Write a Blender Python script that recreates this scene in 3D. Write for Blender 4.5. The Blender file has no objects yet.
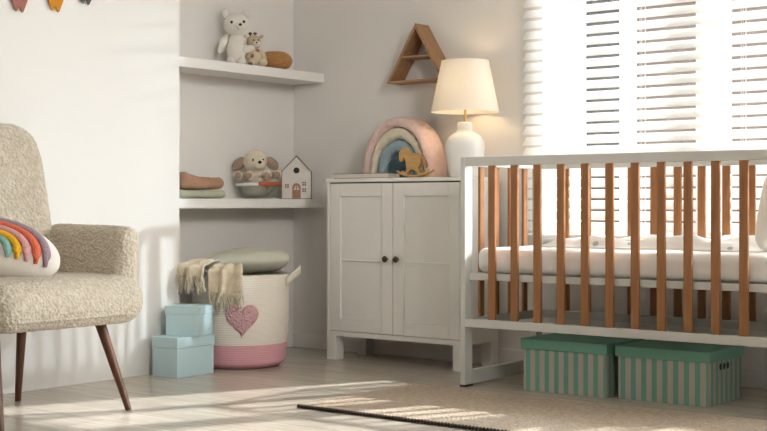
import bpy, bmesh, math, random
from mathutils import Vector, Matrix, noise, Euler
C = bpy.context.scene.collection
R = math.radians
random.seed(7)
# ---------------------------------------------------------------- camera
cam_d = bpy.data.cameras.new('camera'); cam = bpy.data.objects.new('camera', cam_d); C.objects.link(cam)
cam.location = (4.345, -5.13, 0.75); cam.rotation_euler = (R(90), 0, R(37.9))
cam_d.sensor_width = 36.0; cam_d.lens = 1306.0/767*36; cam_d.shift_y = -11.5/767
cam_d.clip_start = 0.05
bpy.context.scene.camera = cam
vs = bpy.context.scene.view_settings
vs.view_transform = 'Standard'; vs.look = 'None'; vs.gamma = 1; vs.use_curve_mapping = False
vs.exposure = 0.0
# ---------------------------------------------------------------- world: bright sky beyond the window side, softer daylight behind the camera
SKY_OUT, SKY_IN = 11.0, 0.05
w = bpy.data.worlds.new('sky'); bpy.context.scene.world = w; w.use_nodes = True
nt = w.node_tree; nt.nodes.clear()
wo = nt.nodes.new('ShaderNodeOutputWorld'); bg = nt.nodes.new('ShaderNodeBackground')
tc = nt.nodes.new('ShaderNodeTexCoord'); sx = nt.nodes.new('ShaderNodeSeparateXYZ')
mr = nt.nodes.new('ShaderNodeMapRange'); mr.inputs[1].default_value = 0.05; mr.inputs[2].default_value = 0.4
mr.inputs[3].default_value = SKY_IN; mr.inputs[4].default_value = SKY_OUT
nt.links.new(tc.outputs['Generated'], sx.inputs[0]); nt.links.new(sx.outputs[1], mr.inputs[0])
nt.links.new(mr.outputs[0], bg.inputs[1]); bg.inputs[0].default_value = (1.0, 0.985, 0.96, 1)
nt.links.new(bg.outputs[0], wo.inputs[0])
# ---------------------------------------------------------------- strobe beam through the blinds, the sun, and an added fill lamp
def light(name, kind, loc, energy, color, **k):
    d = bpy.data.lights.new(name, kind); d.energy = energy; d.color = color
    for a, b in k.items(): setattr(d, a, b)
    o = bpy.data.objects.new(name, d); C.objects.link(o); o.location = loc; return o
outside_strobe = light('outside_strobe', 'POINT', (5.4, 0.95, 1.85), 1350, (0.81, 0.925, 1.0), shadow_soft_size=0.046)  # studio strobe outside the window; a near point lamp, so slat streaks fan out
high_sun = light('high_sun', 'SUN', (3, 4, 5), 9.5, (1.0, 0.99, 0.97), angle=R(1.5))
high_sun.rotation_euler = Vector((-0.45, -1.0, -0.92)).to_track_quat('-Z', 'Y').to_euler()
fill = light('added_fill', 'AREA', (4.6, -3.2, 2.2), 7.2, (1.0, 0.98, 0.95), shape='RECTANGLE', size=0.9, size_y=0.9, spread=R(50))  # added fill lamp with no real source, narrowed onto the niche side
fill.rotation_euler = (Vector((-0.2, -0.75, 1.1))-Vector((4.6, -3.2, 2.2))).to_track_quat('-Z', 'Y').to_euler()

# ---------------------------------------------------------------- materials
def nodes(m):
    m.use_nodes = True; t = m.node_tree; return t, t.nodes['Principled BSDF']
def mat(name, col, rough=0.6, var=0.0, vscale=8, bump=0.0, bscale=60, spec=0.35, stretch=(1,1,1), metal=0.0, col2=None, detail=3, bdist=0.01, sheen=0.0, sub=0.0, voro=False):
    m = bpy.data.materials.new(name); t, p = nodes(m)
    p.inputs['Base Color'].default_value = (*col, 1); p.inputs['Roughness'].default_value = rough
    p.inputs['Specular IOR Level'].default_value = spec; p.inputs['Metallic'].default_value = metal
    if sheen: p.inputs['Sheen Weight'].default_value = sheen
    tc = t.nodes.new('ShaderNodeTexCoord'); mp = t.nodes.new('ShaderNodeMapping'); mp.inputs['Scale'].default_value = stretch
    t.links.new(tc.outputs['Object'], mp.inputs[0])
    if var or col2:
        n = t.nodes.new('ShaderNodeTexNoise'); n.inputs['Scale'].default_value = vscale; n.inputs['Detail'].default_value = detail
        t.links.new(mp.outputs[0], n.inputs['Vector'])
        r = t.nodes.new('ShaderNodeValToRGB'); r.color_ramp.elements[0].position = 0.3; r.color_ramp.elements[1].position = 0.7
        c2 = col2 or tuple(c*(1-var) for c in col)
        r.color_ramp.elements[0].color = (*c2, 1); r.color_ramp.elements[1].color = (*col, 1)
        t.links.new(n.outputs['Fac'], r.inputs[0]); t.links.new(r.outputs[0], p.inputs['Base Color'])
    if bump:
        if voro:
            b = t.nodes.new('ShaderNodeTexVoronoi'); b.inputs['Scale'].default_value = bscale; out = b.outputs['Distance']
        else:
            b = t.nodes.new('ShaderNodeTexNoise'); b.inputs['Scale'].default_value = bscale; b.inputs['Detail'].default_value = 2; out = b.outputs['Fac']
        t.links.new(mp.outputs[0], b.inputs['Vector'])
        u = t.nodes.new('ShaderNodeBump'); u.inputs['Strength'].default_value = bump; u.inputs['Distance'].default_value = bdist
        t.links.new(out, u.inputs['Height']); t.links.new(u.outputs[0], p.inputs['Normal'])
    return m
def translucent(name, col, amount, rough=0.7):
    m = bpy.data.materials.new(name); m.use_nodes = True; t = m.node_tree; t.nodes.clear()
    o = t.nodes.new('ShaderNodeOutputMaterial'); d = t.nodes.new('ShaderNodeBsdfDiffuse'); s = t.nodes.new('ShaderNodeBsdfTranslucent')
    x = t.nodes.new('ShaderNodeMixShader'); x.inputs[0].default_value = amount
    for n in (d, s): n.inputs[0].default_value = (*col, 1)
    t.links.new(d.outputs[0], x.inputs[1]); t.links.new(s.outputs[0], x.inputs[2]); t.links.new(x.outputs[0], o.inputs[0]); return m
def clear(name, col, gloss, refl=0.08):
    m = bpy.data.materials.new(name); m.use_nodes = True; t = m.node_tree; t.nodes.clear()
    o = t.nodes.new('ShaderNodeOutputMaterial'); d = t.nodes.new('ShaderNodeBsdfTransparent'); s = t.nodes.new('ShaderNodeBsdfGlossy')
    s.inputs['Roughness'].default_value = gloss
    x = t.nodes.new('ShaderNodeMixShader'); x.inputs[0].default_value = refl
    d.inputs[0].default_value = (*col, 1)
    t.links.new(d.outputs[0], x.inputs[1]); t.links.new(s.outputs[0], x.inputs[2]); t.links.new(x.outputs[0], o.inputs[0]); return m
def emit(name, col, s):
    m = bpy.data.materials.new(name); t, p = nodes(m); p.inputs['Emission Color'].default_value = (*col, 1); p.inputs['Emission Strength'].default_value = s; return m
def striped(name, a, b, period, axis=0, duty=0.5, rough=0.6, shift=0.0):
    m = bpy.data.materials.new(name); t, p = nodes(m); p.inputs['Roughness'].default_value = rough
    tc = t.nodes.new('ShaderNodeTexCoord'); s = t.nodes.new('ShaderNodeSeparateXYZ'); t.links.new(tc.outputs['Object'], s.inputs[0])
    ad = t.nodes.new('ShaderNodeMath'); ad.operation = 'ADD'; t.links.new(s.outputs[0], ad.inputs[0]); t.links.new(s.outputs[1], ad.inputs[1])
    a0 = t.nodes.new('ShaderNodeMath'); a0.operation = 'ADD'; a0.inputs[1].default_value = shift + 10*period
    t.links.new(ad.outputs[0] if axis == 3 else s.outputs[axis], a0.inputs[0])
    md = t.nodes.new('ShaderNodeMath'); md.operation = 'MODULO'; md.inputs[1].default_value = period; t.links.new(a0.outputs[0], md.inputs[0])
    gt = t.nodes.new('ShaderNodeMath'); gt.operation = 'GREATER_THAN'; gt.inputs[1].default_value = period*duty; t.links.new(md.outputs[0], gt.inputs[0])
    mx = t.nodes.new('ShaderNodeMix'); mx.data_type = 'RGBA'; mx.inputs[6].default_value = (*a, 1); mx.inputs[7].default_value = (*b, 1)
    t.links.new(gt.outputs[0], mx.inputs[0]); t.links.new(mx.outputs[2], p.inputs['Base Color']); return m
def band(name, low, high, zc, rough=0.85, bump=0.3, wave=100):
    m = bpy.data.materials.new(name); t, p = nodes(m); p.inputs['Roughness'].default_value = rough; p.inputs['Specular IOR Level'].default_value = 0.15
    tc = t.nodes.new('ShaderNodeTexCoord'); s = t.nodes.new('ShaderNodeSeparateXYZ'); t.links.new(tc.outputs['Object'], s.inputs[0])
    gt = t.nodes.new('ShaderNodeMath'); gt.operation = 'GREATER_THAN'; gt.inputs[1].default_value = zc; t.links.new(s.outputs[2], gt.inputs[0])
    mx = t.nodes.new('ShaderNodeMix'); mx.data_type = 'RGBA'; mx.inputs[6].default_value = (*low, 1); mx.inputs[7].default_value = (*high, 1)
    t.links.new(gt.outputs[0], mx.inputs[0]); t.links.new(mx.outputs[2], p.inputs['Base Color'])
    n = t.nodes.new('ShaderNodeTexNoise'); n.inputs['Scale'].default_value = 140; t.links.new(tc.outputs['Object'], n.inputs['Vector'])
    u = t.nodes.new('ShaderNodeBump'); u.inputs['Strength'].default_value = bump; u.inputs['Distance'].default_value = 0.004
    t.links.new(n.outputs['Fac'], u.inputs['Height']); t.links.new(u.outputs[0], p.inputs['Normal']); return m
def wood_floor():
    m = bpy.data.materials.new('pale_plank_floor'); t, p = nodes(m)
    tc = t.nodes.new('ShaderNodeTexCoord'); b = t.nodes.new('ShaderNodeTexBrick')
    b.inputs['Scale'].default_value = 1.0; b.inputs['Brick Width'].default_value = 1.25; b.inputs['Row Height'].default_value = 0.165
    b.inputs['Mortar Size'].default_value = 0.0016; b.inputs['Bias'].default_value = 0.0; b.offset = 0.37
    b.inputs['Color1'].default_value = (0.56, 0.50, 0.42, 1); b.inputs['Color2'].default_value = (0.49, 0.435, 0.365, 1); b.inputs['Mortar'].default_value = (0.26, 0.22, 0.18, 1)
    t.links.new(tc.outputs['Object'], b.inputs['Vector'])
    mp = t.nodes.new('ShaderNodeMapping'); mp.inputs['Scale'].default_value = (1.2, 16, 1); t.links.new(tc.outputs['Object'], mp.inputs[0])
    n = t.nodes.new('ShaderNodeTexNoise'); n.inputs['Scale'].default_value = 3; n.inputs['Detail'].default_value = 6; n.inputs['Distortion'].default_value = 0.5
    t.links.new(mp.outputs[0], n.inputs['Vector'])
    r = t.nodes.new('ShaderNodeValToRGB'); r.color_ramp.elements[0].position = 0.35; r.color_ramp.elements[0].color = (0.78, 0.76, 0.74, 1); r.color_ramp.elements[1].position = 0.65; r.color_ramp.elements[1].color = (1, 1, 1, 1)
    t.links.new(n.outputs['Fac'], r.inputs[0])
    mx = t.nodes.new('ShaderNodeMix'); mx.data_type = 'RGBA'; mx.blend_type = 'MULTIPLY'; mx.inputs[0].default_value = 0.8
    t.links.new(b.outputs['Color'], mx.inputs[6]); t.links.new(r.outputs[0], mx.inputs[7]); t.links.new(mx.outputs[2], p.inputs['Base Color'])
    p.inputs['Roughness'].default_value = 0.24; p.inputs['Specular IOR Level'].default_value = 0.45; return m
def dotted(name, col, dot, scale=14, size=0.12, rough=0.9):
    m = bpy.data.materials.new(name); t, p = nodes(m); p.inputs['Roughness'].default_value = rough
    tc = t.nodes.new('ShaderNodeTexCoord'); v = t.nodes.new('ShaderNodeTexVoronoi'); v.inputs['Scale'].default_value = scale; v.inputs['Randomness'].default_value = 0.8
    t.links.new(tc.outputs['Object'], v.inputs['Vector'])
    lt = t.nodes.new('ShaderNodeMath'); lt.operation = 'LESS_THAN'; lt.inputs[1].default_value = size; t.links.new(v.outputs['Distance'], lt.inputs[0])
    mx = t.nodes.new('ShaderNodeMix'); mx.data_type = 'RGBA'; mx.inputs[6].default_value = (*col, 1); mx.inputs[7].default_value = (*dot, 1)
    t.links.new(lt.outputs[0], mx.inputs[0]); t.links.new(mx.outputs[2], p.inputs['Base Color']); return m

M = {}
M['wall'] = mat('matt_wall_paint', (0.80, 0.773, 0.738), 0.85, bump=0.05, bscale=200, spec=0.2)
M['ceil'] = mat('ceiling_paint', (0.85, 0.84, 0.82), 0.9)
M['floor'] = wood_floor()
M['trim'] = mat('white_trim_paint', (0.80, 0.775, 0.74), 0.5)
M['shelf'] = mat('white_shelf_paint', (0.84, 0.82, 0.79), 0.5)
M['cab'] = mat('white_cabinet_paint', (0.80, 0.78, 0.73), 0.45, var=0.03, vscale=4)
M['crib'] = mat('soft_grey_white_paint', (0.60, 0.592, 0.55), 0.45)
M['slatwood'] = mat('oak_slat_wood', (0.38, 0.178, 0.072), 0.5, col2=(0.28, 0.12, 0.046), vscale=10, stretch=(6, 6, 0.6), detail=5, bump=0.1, bscale=40)
M['mattress'] = mat('white_cotton', (0.82, 0.80, 0.77), 0.9, bump=0.25, bscale=14, bdist=0.02, spec=0.15)
M['dots'] = dotted('white_cotton_with_grey_dots', (0.84, 0.82, 0.78), (0.42, 0.42, 0.40), 11, 0.16)
M['black'] = mat('black_plastic', (0.015, 0.014, 0.013), 0.5)
M['bronze'] = mat('dark_bronze_metal', (0.10, 0.065, 0.035), 0.35, metal=0.8)
M['brass'] = mat('brass_metal', (0.75, 0.52, 0.2), 0.3, metal=0.9)
M['slat'] = translucent('white_blind_slat', (0.92, 0.915, 0.90), 0.5)
M['cord'] = mat('white_cord', (0.85, 0.85, 0.83), 0.8)
M['frame'] = mat('white_window_frame', (0.86, 0.855, 0.84), 0.4)
M['glass'] = clear('window_glass', (0.97, 0.98, 0.98), 0.02, 0.04)
M['boucle'] = mat('cream_boucle', (0.66, 0.58, 0.465), 0.95, col2=(0.50, 0.425, 0.325), vscale=55, bump=0.8, bscale=95, bdist=0.008, spec=0.1, voro=True, sheen=0.2)
M['walnut'] = mat('walnut_leg_wood', (0.12, 0.045, 0.02), 0.4, col2=(0.075, 0.027, 0.012), vscale=8, stretch=(5, 5, 0.7))
M['blue'] = mat('pale_blue_card', (0.53, 0.70, 0.735), 0.55)
M['lamp'] = mat('white_ceramic', (0.86, 0.845, 0.81), 0.35)
M['shade'] = translucent('linen_lampshade', (0.93, 0.90, 0.84), 0.40)
M['bulb'] = emit('warm_bulb', (1.0, 0.72, 0.38), 18)
M['oak'] = mat('oak_board', (0.42, 0.24, 0.12), 0.5, col2=(0.30, 0.16, 0.075), vscale=6, stretch=(2, 9, 9), detail=5)
M['lightwood'] = mat('light_beech_wood', (0.62, 0.38, 0.15), 0.5, var=0.25, vscale=12, stretch=(1, 1, 5))
M['pinkplush'] = mat('pink_plush', (0.84, 0.63, 0.57), 0.95, bump=0.8, bscale=110, var=0.12, vscale=40, spec=0.1)
M['creamplush'] = mat('cream_plush', (0.80, 0.72, 0.58), 0.95, bump=0.8, bscale=110, var=0.12, vscale=40, spec=0.1)
M['blueplush'] = mat('slate_blue_plush', (0.36, 0.47, 0.51), 0.95, bump=0.8, bscale=110, var=0.2, vscale=40, spec=0.1)
M['tealplush'] = mat('deep_teal_plush', (0.10, 0.17, 0.20), 0.95, bump=0.8, bscale=110, var=0.2, vscale=40, spec=0.1)
M['bear'] = mat('white_plush', (0.80, 0.76, 0.69), 0.95, bump=0.6, bscale=160, spec=0.1)
M['beige'] = mat('beige_plush', (0.62, 0.50, 0.36), 0.95, bump=0.6, bscale=160, spec=0.1, var=0.15, vscale=60)
M['giraffe'] = dotted('beige_plush_with_brown_spots', (0.66, 0.55, 0.40), (0.30, 0.17, 0.10), 30, 0.30)
M['brown'] = mat('brown_felt', (0.16, 0.085, 0.05), 0.9)
M['taupe'] = mat('taupe_plush', (0.40, 0.285, 0.225), 0.95, bump=0.6, bscale=160, spec=0.1)
M['puppy'] = mat('cream_puppy_plush', (0.72, 0.64, 0.51), 0.95, bump=0.7, bscale=130, spec=0.1)
M['rattan'] = mat('honey_rattan', (0.52, 0.27, 0.09), 0.55, col2=(0.36, 0.17, 0.055), vscale=30, stretch=(1, 1, 6), bump=0.5, bscale=60)
M['terracotta'] = mat('terracotta_knit', (0.50, 0.31, 0.21), 0.95, col2=(0.41, 0.235, 0.15), vscale=20, bump=0.5, bscale=180)
M['greenknit'] = mat('pale_green_knit', (0.50, 0.52, 0.38), 0.95, bump=0.5, bscale=180, var=0.15, vscale=25)
M['clearbowl'] = clear('clear_plastic', (0.86, 0.88, 0.86), 0.1, 0.16)
M['whitepl'] = mat('white_plastic', (0.82, 0.82, 0.80), 0.4)
M['orange'] = mat('orange_red_leather', (0.50, 0.12, 0.05), 0.5)
M['housewhite'] = mat('house_white', (0.74, 0.70, 0.65), 0.7)
M['housebrown'] = mat('house_brown_wood', (0.20, 0.12, 0.075), 0.6)
M['doorbrown'] = mat('house_door_wood', (0.38, 0.22, 0.125), 0.6)
M['basket'] = band('cotton_rope_cream_over_pink', (0.79, 0.42, 0.47), (0.85, 0.79, 0.70), 0.112)
M['pinkheart'] = mat('pink_tufted_yarn', (0.80, 0.48, 0.51), 0.95, bump=1.0, bscale=120, voro=True, spec=0.1)
M['strap'] = mat('cream_strap', (0.74, 0.67, 0.57), 0.9)
M['sage'] = mat('sage_linen', (0.56, 0.565, 0.47), 0.9, bump=0.3, bscale=220, spec=0.1)
M['throw'] = mat('straw_throw', (0.78, 0.69, 0.54), 0.95, col2=(0.66, 0.56, 0.41), vscale=30, bump=0.6, bscale=120, spec=0.1)
M['rug'] = mat('sand_rug_pile', (0.52, 0.43, 0.34), 0.97, col2=(0.38, 0.305, 0.23), vscale=60, bump=0.9, bscale=110, spec=0.05)
M['rugedge'] = mat('dark_rug_binding', (0.05, 0.035, 0.028), 0.9)
M['mintlid'] = mat('mint_card', (0.165, 0.365, 0.275), 0.55)
M['mintstripe'] = striped('mint_and_stone_stripes', (0.165, 0.365, 0.275), (0.46, 0.425, 0.36), 0.0437, 0, 0.48)
M['mintstripe_side'] = striped('mint_and_stone_side_stripes', (0.165, 0.365, 0.275), (0.46, 0.425, 0.36), 0.0437, 1, 0.48)
M['cushion'] = mat('cream_cushion_cotton', (0.78, 0.72, 0.65), 0.9, bump=0.2, bscale=200, spec=0.1)
for nm, c in dict(mauve=(0.36, 0.27, 0.31), coral=(0.72, 0.17, 0.09), rose=(0.66, 0.34, 0.34), mustard=(0.76, 0.42, 0.03), seafoam=(0.27, 0.47, 0.43)).items():
    M[nm] = mat(nm + '_tufted_yarn', c, 0.95, bump=0.7, bscale=170, spec=0.1)
M['flagpink'] = mat('dusty_brick_felt', (0.36, 0.15, 0.115), 0.95); M['flagorange'] = mat('ochre_felt', (0.58, 0.24, 0.02), 0.95); M['flagdark'] = mat('charcoal_felt', (0.10, 0.105, 0.10), 0.95)
M['twine'] = mat('jute_twine', (0.4, 0.32, 0.22), 0.9)
M['paper'] = mat('book_pages', (0.72, 0.66, 0.58), 0.9); M['cover'] = mat('book_cover', (0.24, 0.21, 0.20), 0.5); M['navy'] = mat('book_spine', (0.10, 0.09, 0.09), 0.5)
M['render'] = mat('outdoor_brown_render', (0.17, 0.12, 0.10), 0.9); M['dark'] = mat('outdoor_dark_metal', (0.02, 0.02, 0.022), 0.6); M['paving'] = mat('outdoor_paving', (0.5, 0.48, 0.45), 0.9)

# ---------------------------------------------------------------- builders
class MB:
    def __init__(s): s.bm = bmesh.new()
    def box(s, a, b, bev=0.0, seg=2, mx=None):
        c = [(a[i]+b[i])/2 for i in range(3)]; d = [abs(b[i]-a[i]) for i in range(3)]
        r = bmesh.ops.create_cube(s.bm, size=1.0); v = r['verts']
        for q in v: q.co = Vector((q.co.x*d[0]+c[0], q.co.y*d[1]+c[1], q.co.z*d[2]+c[2]))
        if bev > 0:
            es = list({e for q in v for e in q.link_edges})
            res = bmesh.ops.bevel(s.bm, geom=es, offset=bev, segments=seg, affect='EDGES', profile=0.5)
            v = list({q for f in res['faces'] for q in f.verts} | {q for q in v if q.is_valid})
        if mx:
            for q in v: q.co = mx @ q.co
        return s
    def grid(s, fn, nu, nv, closeu=False):
        rows = [[s.bm.verts.new(fn(i/(nu if closeu else nu-1), j/(nv-1))) for j in range(nv)] for i in range(nu)]
        for i in range(nu if closeu else nu-1):
            for j in range(nv-1):
                k = (i+1) % nu
                s.bm.faces.new((rows[i][j], rows[k][j], rows[k][j+1], rows[i][j+1]))
        return rows
    def lathe(s, prof, seg=32, c=(0,0,0), cap0=True, cap1=True, sc=(1,1)):
        rings = [[s.bm.verts.new((c[0]+r*sc[0]*math.cos(2*math.pi*i/seg), c[1]+r*sc[1]*math.sin(2*math.pi*i/seg), c[2]+z)) for i in range(seg)] for r, z in prof]
        for a, b in zip(rings, rings[1:]):
            for i in range(seg): s.bm.faces.new((a[i], a[(i+1)%seg], b[(i+1)%seg], b[i]))
        if cap0: s.bm.faces.new(list(reversed(rings[0])))
        if cap1: s.bm.faces.new(rings[-1])
        return s
    def tube(s, pts, r, seg=8, closed=False, flat=1.0, up=None):
        pts = [Vector(p) for p in pts]; n = len(pts); rings = []
        rr = r if callable(r) else (lambda t: r)
        ref = Vector(up) if up else None
        for i, p in enumerate(pts):
            a = pts[i-1] if (i > 0 or closed) else p; b = pts[(i+1) % n] if (i < n-1 or closed) else p
            t = (b-a).normalized()
            u = ref or (Vector((0,0,1)) if abs(t.z) < 0.95 else Vector((1,0,0)))
            x = t.cross(u).normalized(); y = x.cross(t).normalized()
            q = rr(i/max(1, n-1))
            rings.append([s.bm.verts.new(p + x*q*math.cos(2*math.pi*k/seg) + y*q*flat*math.sin(2*math.pi*k/seg)) for k in range(seg)])
        m = n if closed else n-1
        for i in range(m):
            a, b = rings[i], rings[(i+1) % n]
            for k in range(seg): s.bm.faces.new((a[k], b[k], b[(k+1)%seg], a[(k+1)%seg]))
        if not closed:
            s.bm.faces.new(rings[0]); s.bm.faces.new(list(reversed(rings[-1])))
        return s
    def prism(s, pts, y0, y1):          # outline in x,z pushed along y
        a = [s.bm.verts.new((x, y0, z)) for x, z in pts]; b = [s.bm.verts.new((x, y1, z)) for x, z in pts]; n = len(pts)
        s.bm.faces.new(a); s.bm.faces.new(list(reversed(b)))
        for i in range(n): s.bm.faces.new((a[i], b[i], b[(i+1)%n], a[(i+1)%n]))
        return s
    def ell(s, c, r, seg=20, rot=None):
        v = bmesh.ops.create_uvsphere(s.bm, u_segments=seg, v_segments=max(6, seg*2//3), radius=1.0)['verts']
        m = Euler(rot).to_matrix() if rot else Matrix.Identity(3)
        for q in v: q.co = Vector(c) + m @ Vector((q.co.x*r[0], q.co.y*r[1], q.co.z*r[2]))
        return s
    def rbox(s, c, size, r, n=16, fn=None):
        h = [x/2 for x in size]; r = min(r, *h); d = {}
        def V(p):
            k = tuple(round(x, 5) for x in p)
            if k not in d:
                P = Vector([p[i]*h[i] for i in range(3)]); Q = Vector([max(-(h[i]-r), min(h[i]-r, P[i])) for i in range(3)]); D = P-Q
                o = Q + (D.normalized()*r if D.length > 1e-9 else D)
                if fn: o = Vector(fn(o))
                d[k] = s.bm.verts.new(o + Vector(c))
            return d[k]
        g = [math.sin(math.pi/2*(2*i/n-1)) for i in range(n+1)]
        for ax in range(3):
            for sg in (-1, 1):
                for i in range(n):
                    for j in range(n):
                        q = []
                        for a, b in ((i,j),(i+1,j),(i+1,j+1),(i,j+1)):
                            p = [0,0,0]; p[ax] = sg; p[(ax+1)%3] = g[a]; p[(ax+2)%3] = g[b]; q.append(V(p))
                        s.bm.faces.new(q if sg > 0 else q[::-1])
        return s
    def fuzz(s, amp, scale, seed=0.0, amp2=0.0, scale2=1.0):
        s.bm.normal_update()
        off = Vector((seed, seed*1.7, seed*0.3))
        mv = [(v, v.normal.copy()) for v in s.bm.verts]
        for v, n in mv:
            v.co += n*(amp*noise.noise(v.co*scale+off) + (amp2*noise.noise(v.co*scale2+off) if amp2 else 0))
        return s
    def xf(s, mx):
        for v in s.bm.verts: v.co = mx @ v.co
        return s
    def build(s, name, m, parent=None, smooth=40, loc=None, rotz=0):
        me = bpy.data.meshes.new(name); bmesh.ops.recalc_face_normals(s.bm, faces=s.bm.faces[:]); s.bm.to_mesh(me); s.bm.free()
        for p in me.polygons: p.use_smooth = bool(smooth)
        if smooth and smooth < 180: me.set_sharp_from_angle(angle=R(smooth))
        o = bpy.data.objects.new(name, me); C.objects.link(o)
        ms = m if isinstance(m, (list, tuple)) else [m]
        for x in ms: me.materials.append(x)
        if parent: o.parent = parent
        if loc: o.location = loc
        if rotz: o.rotation_euler.z = rotz
        return o
def tag(o, label=None, cat=None, group=None, kind=None):
    if label: o['label'] = label
    if cat: o['category'] = cat
    if group: o['group'] = group
    if kind: o['kind'] = kind
    return o
def thing(name, label, cat, loc, rotz=0, group=None):
    o = bpy.data.objects.new(name, None); o.empty_display_size = 0.1; C.objects.link(o)
    o.location = loc; o.rotation_euler = (0, 0, rotz); return tag(o, label, cat, group)
def copy_tree(o, parent=None):
    c = o.copy(); C.objects.link(c); c.parent = parent
    for ch in list(o.children): copy_tree(ch, c)
    return c
def structure(o): o['kind'] = 'structure'; return o
CAMROT = R(41)

# ================================================================ the setting
JAMB, REC, WX0, WX1, WZ0, WZ1, CEIL = -1.047, -0.25, 1.27, 4.4, 0.62, 2.3, 2.6
structure(MB().box((-0.25, -8, -0.1), (6.2, 0.02, 0)).build('floor', M['floor'], smooth=0))
structure(MB().box((-0.4, -8, CEIL), (6.2, 0.16, CEIL+0.1)).build('ceiling', M['ceil'], smooth=0))
b = MB(); b.box((REC-0.15, -8, -0.1), (REC, 0, CEIL)); b.box((REC, -8, -0.1), (0, JAMB, CEIL)); structure(b.build('wall_left', M['wall'], smooth=0))
PX0, PX1, WZ2 = 2.60, 2.72, 1.06        # unseen pier added between the windows to shade the niche; right sill higher
b = MB(); b.box((REC-0.15, 0, -0.1), (WX0, 0.16, CEIL)); b.box((WX1, 0, -0.1), (6.2, 0.16, CEIL)); b.box((WX0, 0, -0.1), (PX0, 0.16, WZ0)); b.box((WX0, 0, WZ1), (WX1, 0.16, CEIL)); b.box((PX0, 0, -0.1), (PX1, 0.34, CEIL)); b.box((PX1, 0, -0.1), (WX1, 0.16, WZ2))
structure(b.build('wall_back', M['wall'], smooth=0))
structure(MB().box((REC, -0.014, 0), (6.2, 0, 0.08), 0.004).build('baseboard_back', M['trim'], smooth=0))
structure(MB().box((REC, JAMB, 0), (REC+0.014, -0.014, 0.08), 0.004).build('baseboard_left', M['trim'], smooth=0))
def window(n, x0, x1, z0, bars):
    cx = (x0+x1)/2; H = WZ1-z0; win = structure(thing('window_%d' % n, None, None, (cx, 0.09, z0)))
    b = MB(); a, c = x0-cx, x1-cx
    b.box((a, -0.03, 0), (a+0.03, 0.04, H)); b.box((c-0.03, -0.03, 0), (c, 0.04, H)); b.box((a+0.03, -0.03, 0), (c-0.03, 0.04, 0.045)); b.box((a+0.03, -0.03, H-0.045), (c-0.03, 0.04, H))
    edges = [a+0.03]
    for p, q in bars: b.box((p-cx, -0.03, 0.045), (q-cx, 0.04, H-0.045)); edges += [p-cx, q-cx]
    edges.append(c-0.03); structure(b.build('window_frame', M['frame'], win, smooth=0))
    for p, q in zip(edges[::2], edges[1::2]): structure(MB().box((p, 0.0, 0.045), (q, 0.004, H-0.045)).build('pane', M['glass'], win, smooth=0))
window(1, WX0, PX0, WZ0, ((1.625, 1.672), (1.985, 2.115)))
window(2, PX1, WX1, WZ2, ())
# outside
o = MB().box((-6, 0.17, -0.4), (12, 14, -0.3)).build('terrace', M['paving'], smooth=0); structure(o)
o = MB().box((0.65, 1.5, -0.3), (0.873, 1.62, 3.2), 0.01).build('metal_post', M['dark'], smooth=0); tag(o, 'wide dark post standing outside behind the blind', 'post')
b = MB(); b.box((-0.35, 4.0, -0.3), (2.6, 4.3, 3.4)); b.box((-0.45, 3.9, 3.4), (2.7, 4.4, 3.5)); o = b.build('garden_wall', M['render'], smooth=0); tag(o, 'brown rendered wall outside, seen through gaps of the blind', 'wall')

# ================================================================ shelves in the niche
for z0, z1, lb in ((0.730, 0.775, 'lower white floating shelf in the niche, holding the plush puppy'), (1.376, 1.4225, 'upper white floating shelf in the niche, holding the white bear')):
    t = thing('floating_shelf', lb, 'shelf', (REC, -0.52, z0), 0, 'niche shelves')
    MB().box((0.0, JAMB+0.52, 0), (-REC-0.035, 0.52, z1-z0), 0.002).build('board', M['shelf'], t, smooth=0)

# ================================================================ blind
BX0, BX1 = 1.20, 4.62
bt = thing('venetian_blind', 'wide white venetian blind with tilted slats hanging in front of the window', 'blind', ((BX0+BX1)/2, -0.045, 0.6))
TH = R(50); bw = 0.05; pitch = 0.048; bl = (BX1-BX0)/2
def slat_mesh():
    b = MB(); n = 6; top = []; bot = []
    for i in range(n+1):
        s = (i/n-0.5)*bw; c = 0.0025*(1-(2*i/n-1)**2)
        p = Vector((0, s*math.cos(TH)-c*math.sin(TH), s*math.sin(TH)+c*math.cos(TH)))
        nrm = Vector((0, -math.sin(TH), math.cos(TH)))*0.0016
        top.append(p+nrm); bot.append(p)
    ring = top + bot[::-1]
    A = [b.bm.verts.new((-bl, p.y, p.z)) for p in ring]; B = [b.bm.verts.new((bl, p.y, p.z)) for p in ring]; m = len(ring)
    for i in range(m): b.bm.faces.new((A[i], A[(i+1)%m], B[(i+1)%m], B[i]))
    b.bm.faces.new(A[::-1]); b.bm.faces.new(B)
    return b
s0 = None; k = 0; zz = 0.05
while zz < 1.72:
    if s0 is None: s0 = slat_mesh().build('slat', M['slat'], bt, smooth=30); s0.location.z = zz
    else:
        c = s0.copy(); C.objects.link(c); c.location.z = zz
    zz += pitch
MB().box((-bl, -0.026, 0.0), (bl, 0.026, 0.016), 0.004).build('bottom_rail', M['frame'], bt, smooth=0)
MB().box((-bl, -0.03, 1.735), (bl, 0.03, 1.79), 0.003).build('head_rail', M['frame'], bt, smooth=0)
for x in (1.37, 1.79, 2.24, 2.69, 3.14, 3.59, 4.04, 4.48):
    x -= (BX0+BX1)/2
    b = MB(); b.tube([(x, -0.024, 0.01), (x, -0.024, 1.74)], 0.0012, 5); b.tube([(x+0.008, -0.024, 0.01), (x+0.008, -0.024, 1.74)], 0.0012, 5)
    b.tube([(x, 0.024, 0.01), (x, 0.024, 1.74)], 0.0012, 5)
    b.build('ladder_cord', M['cord'], bt)

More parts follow.
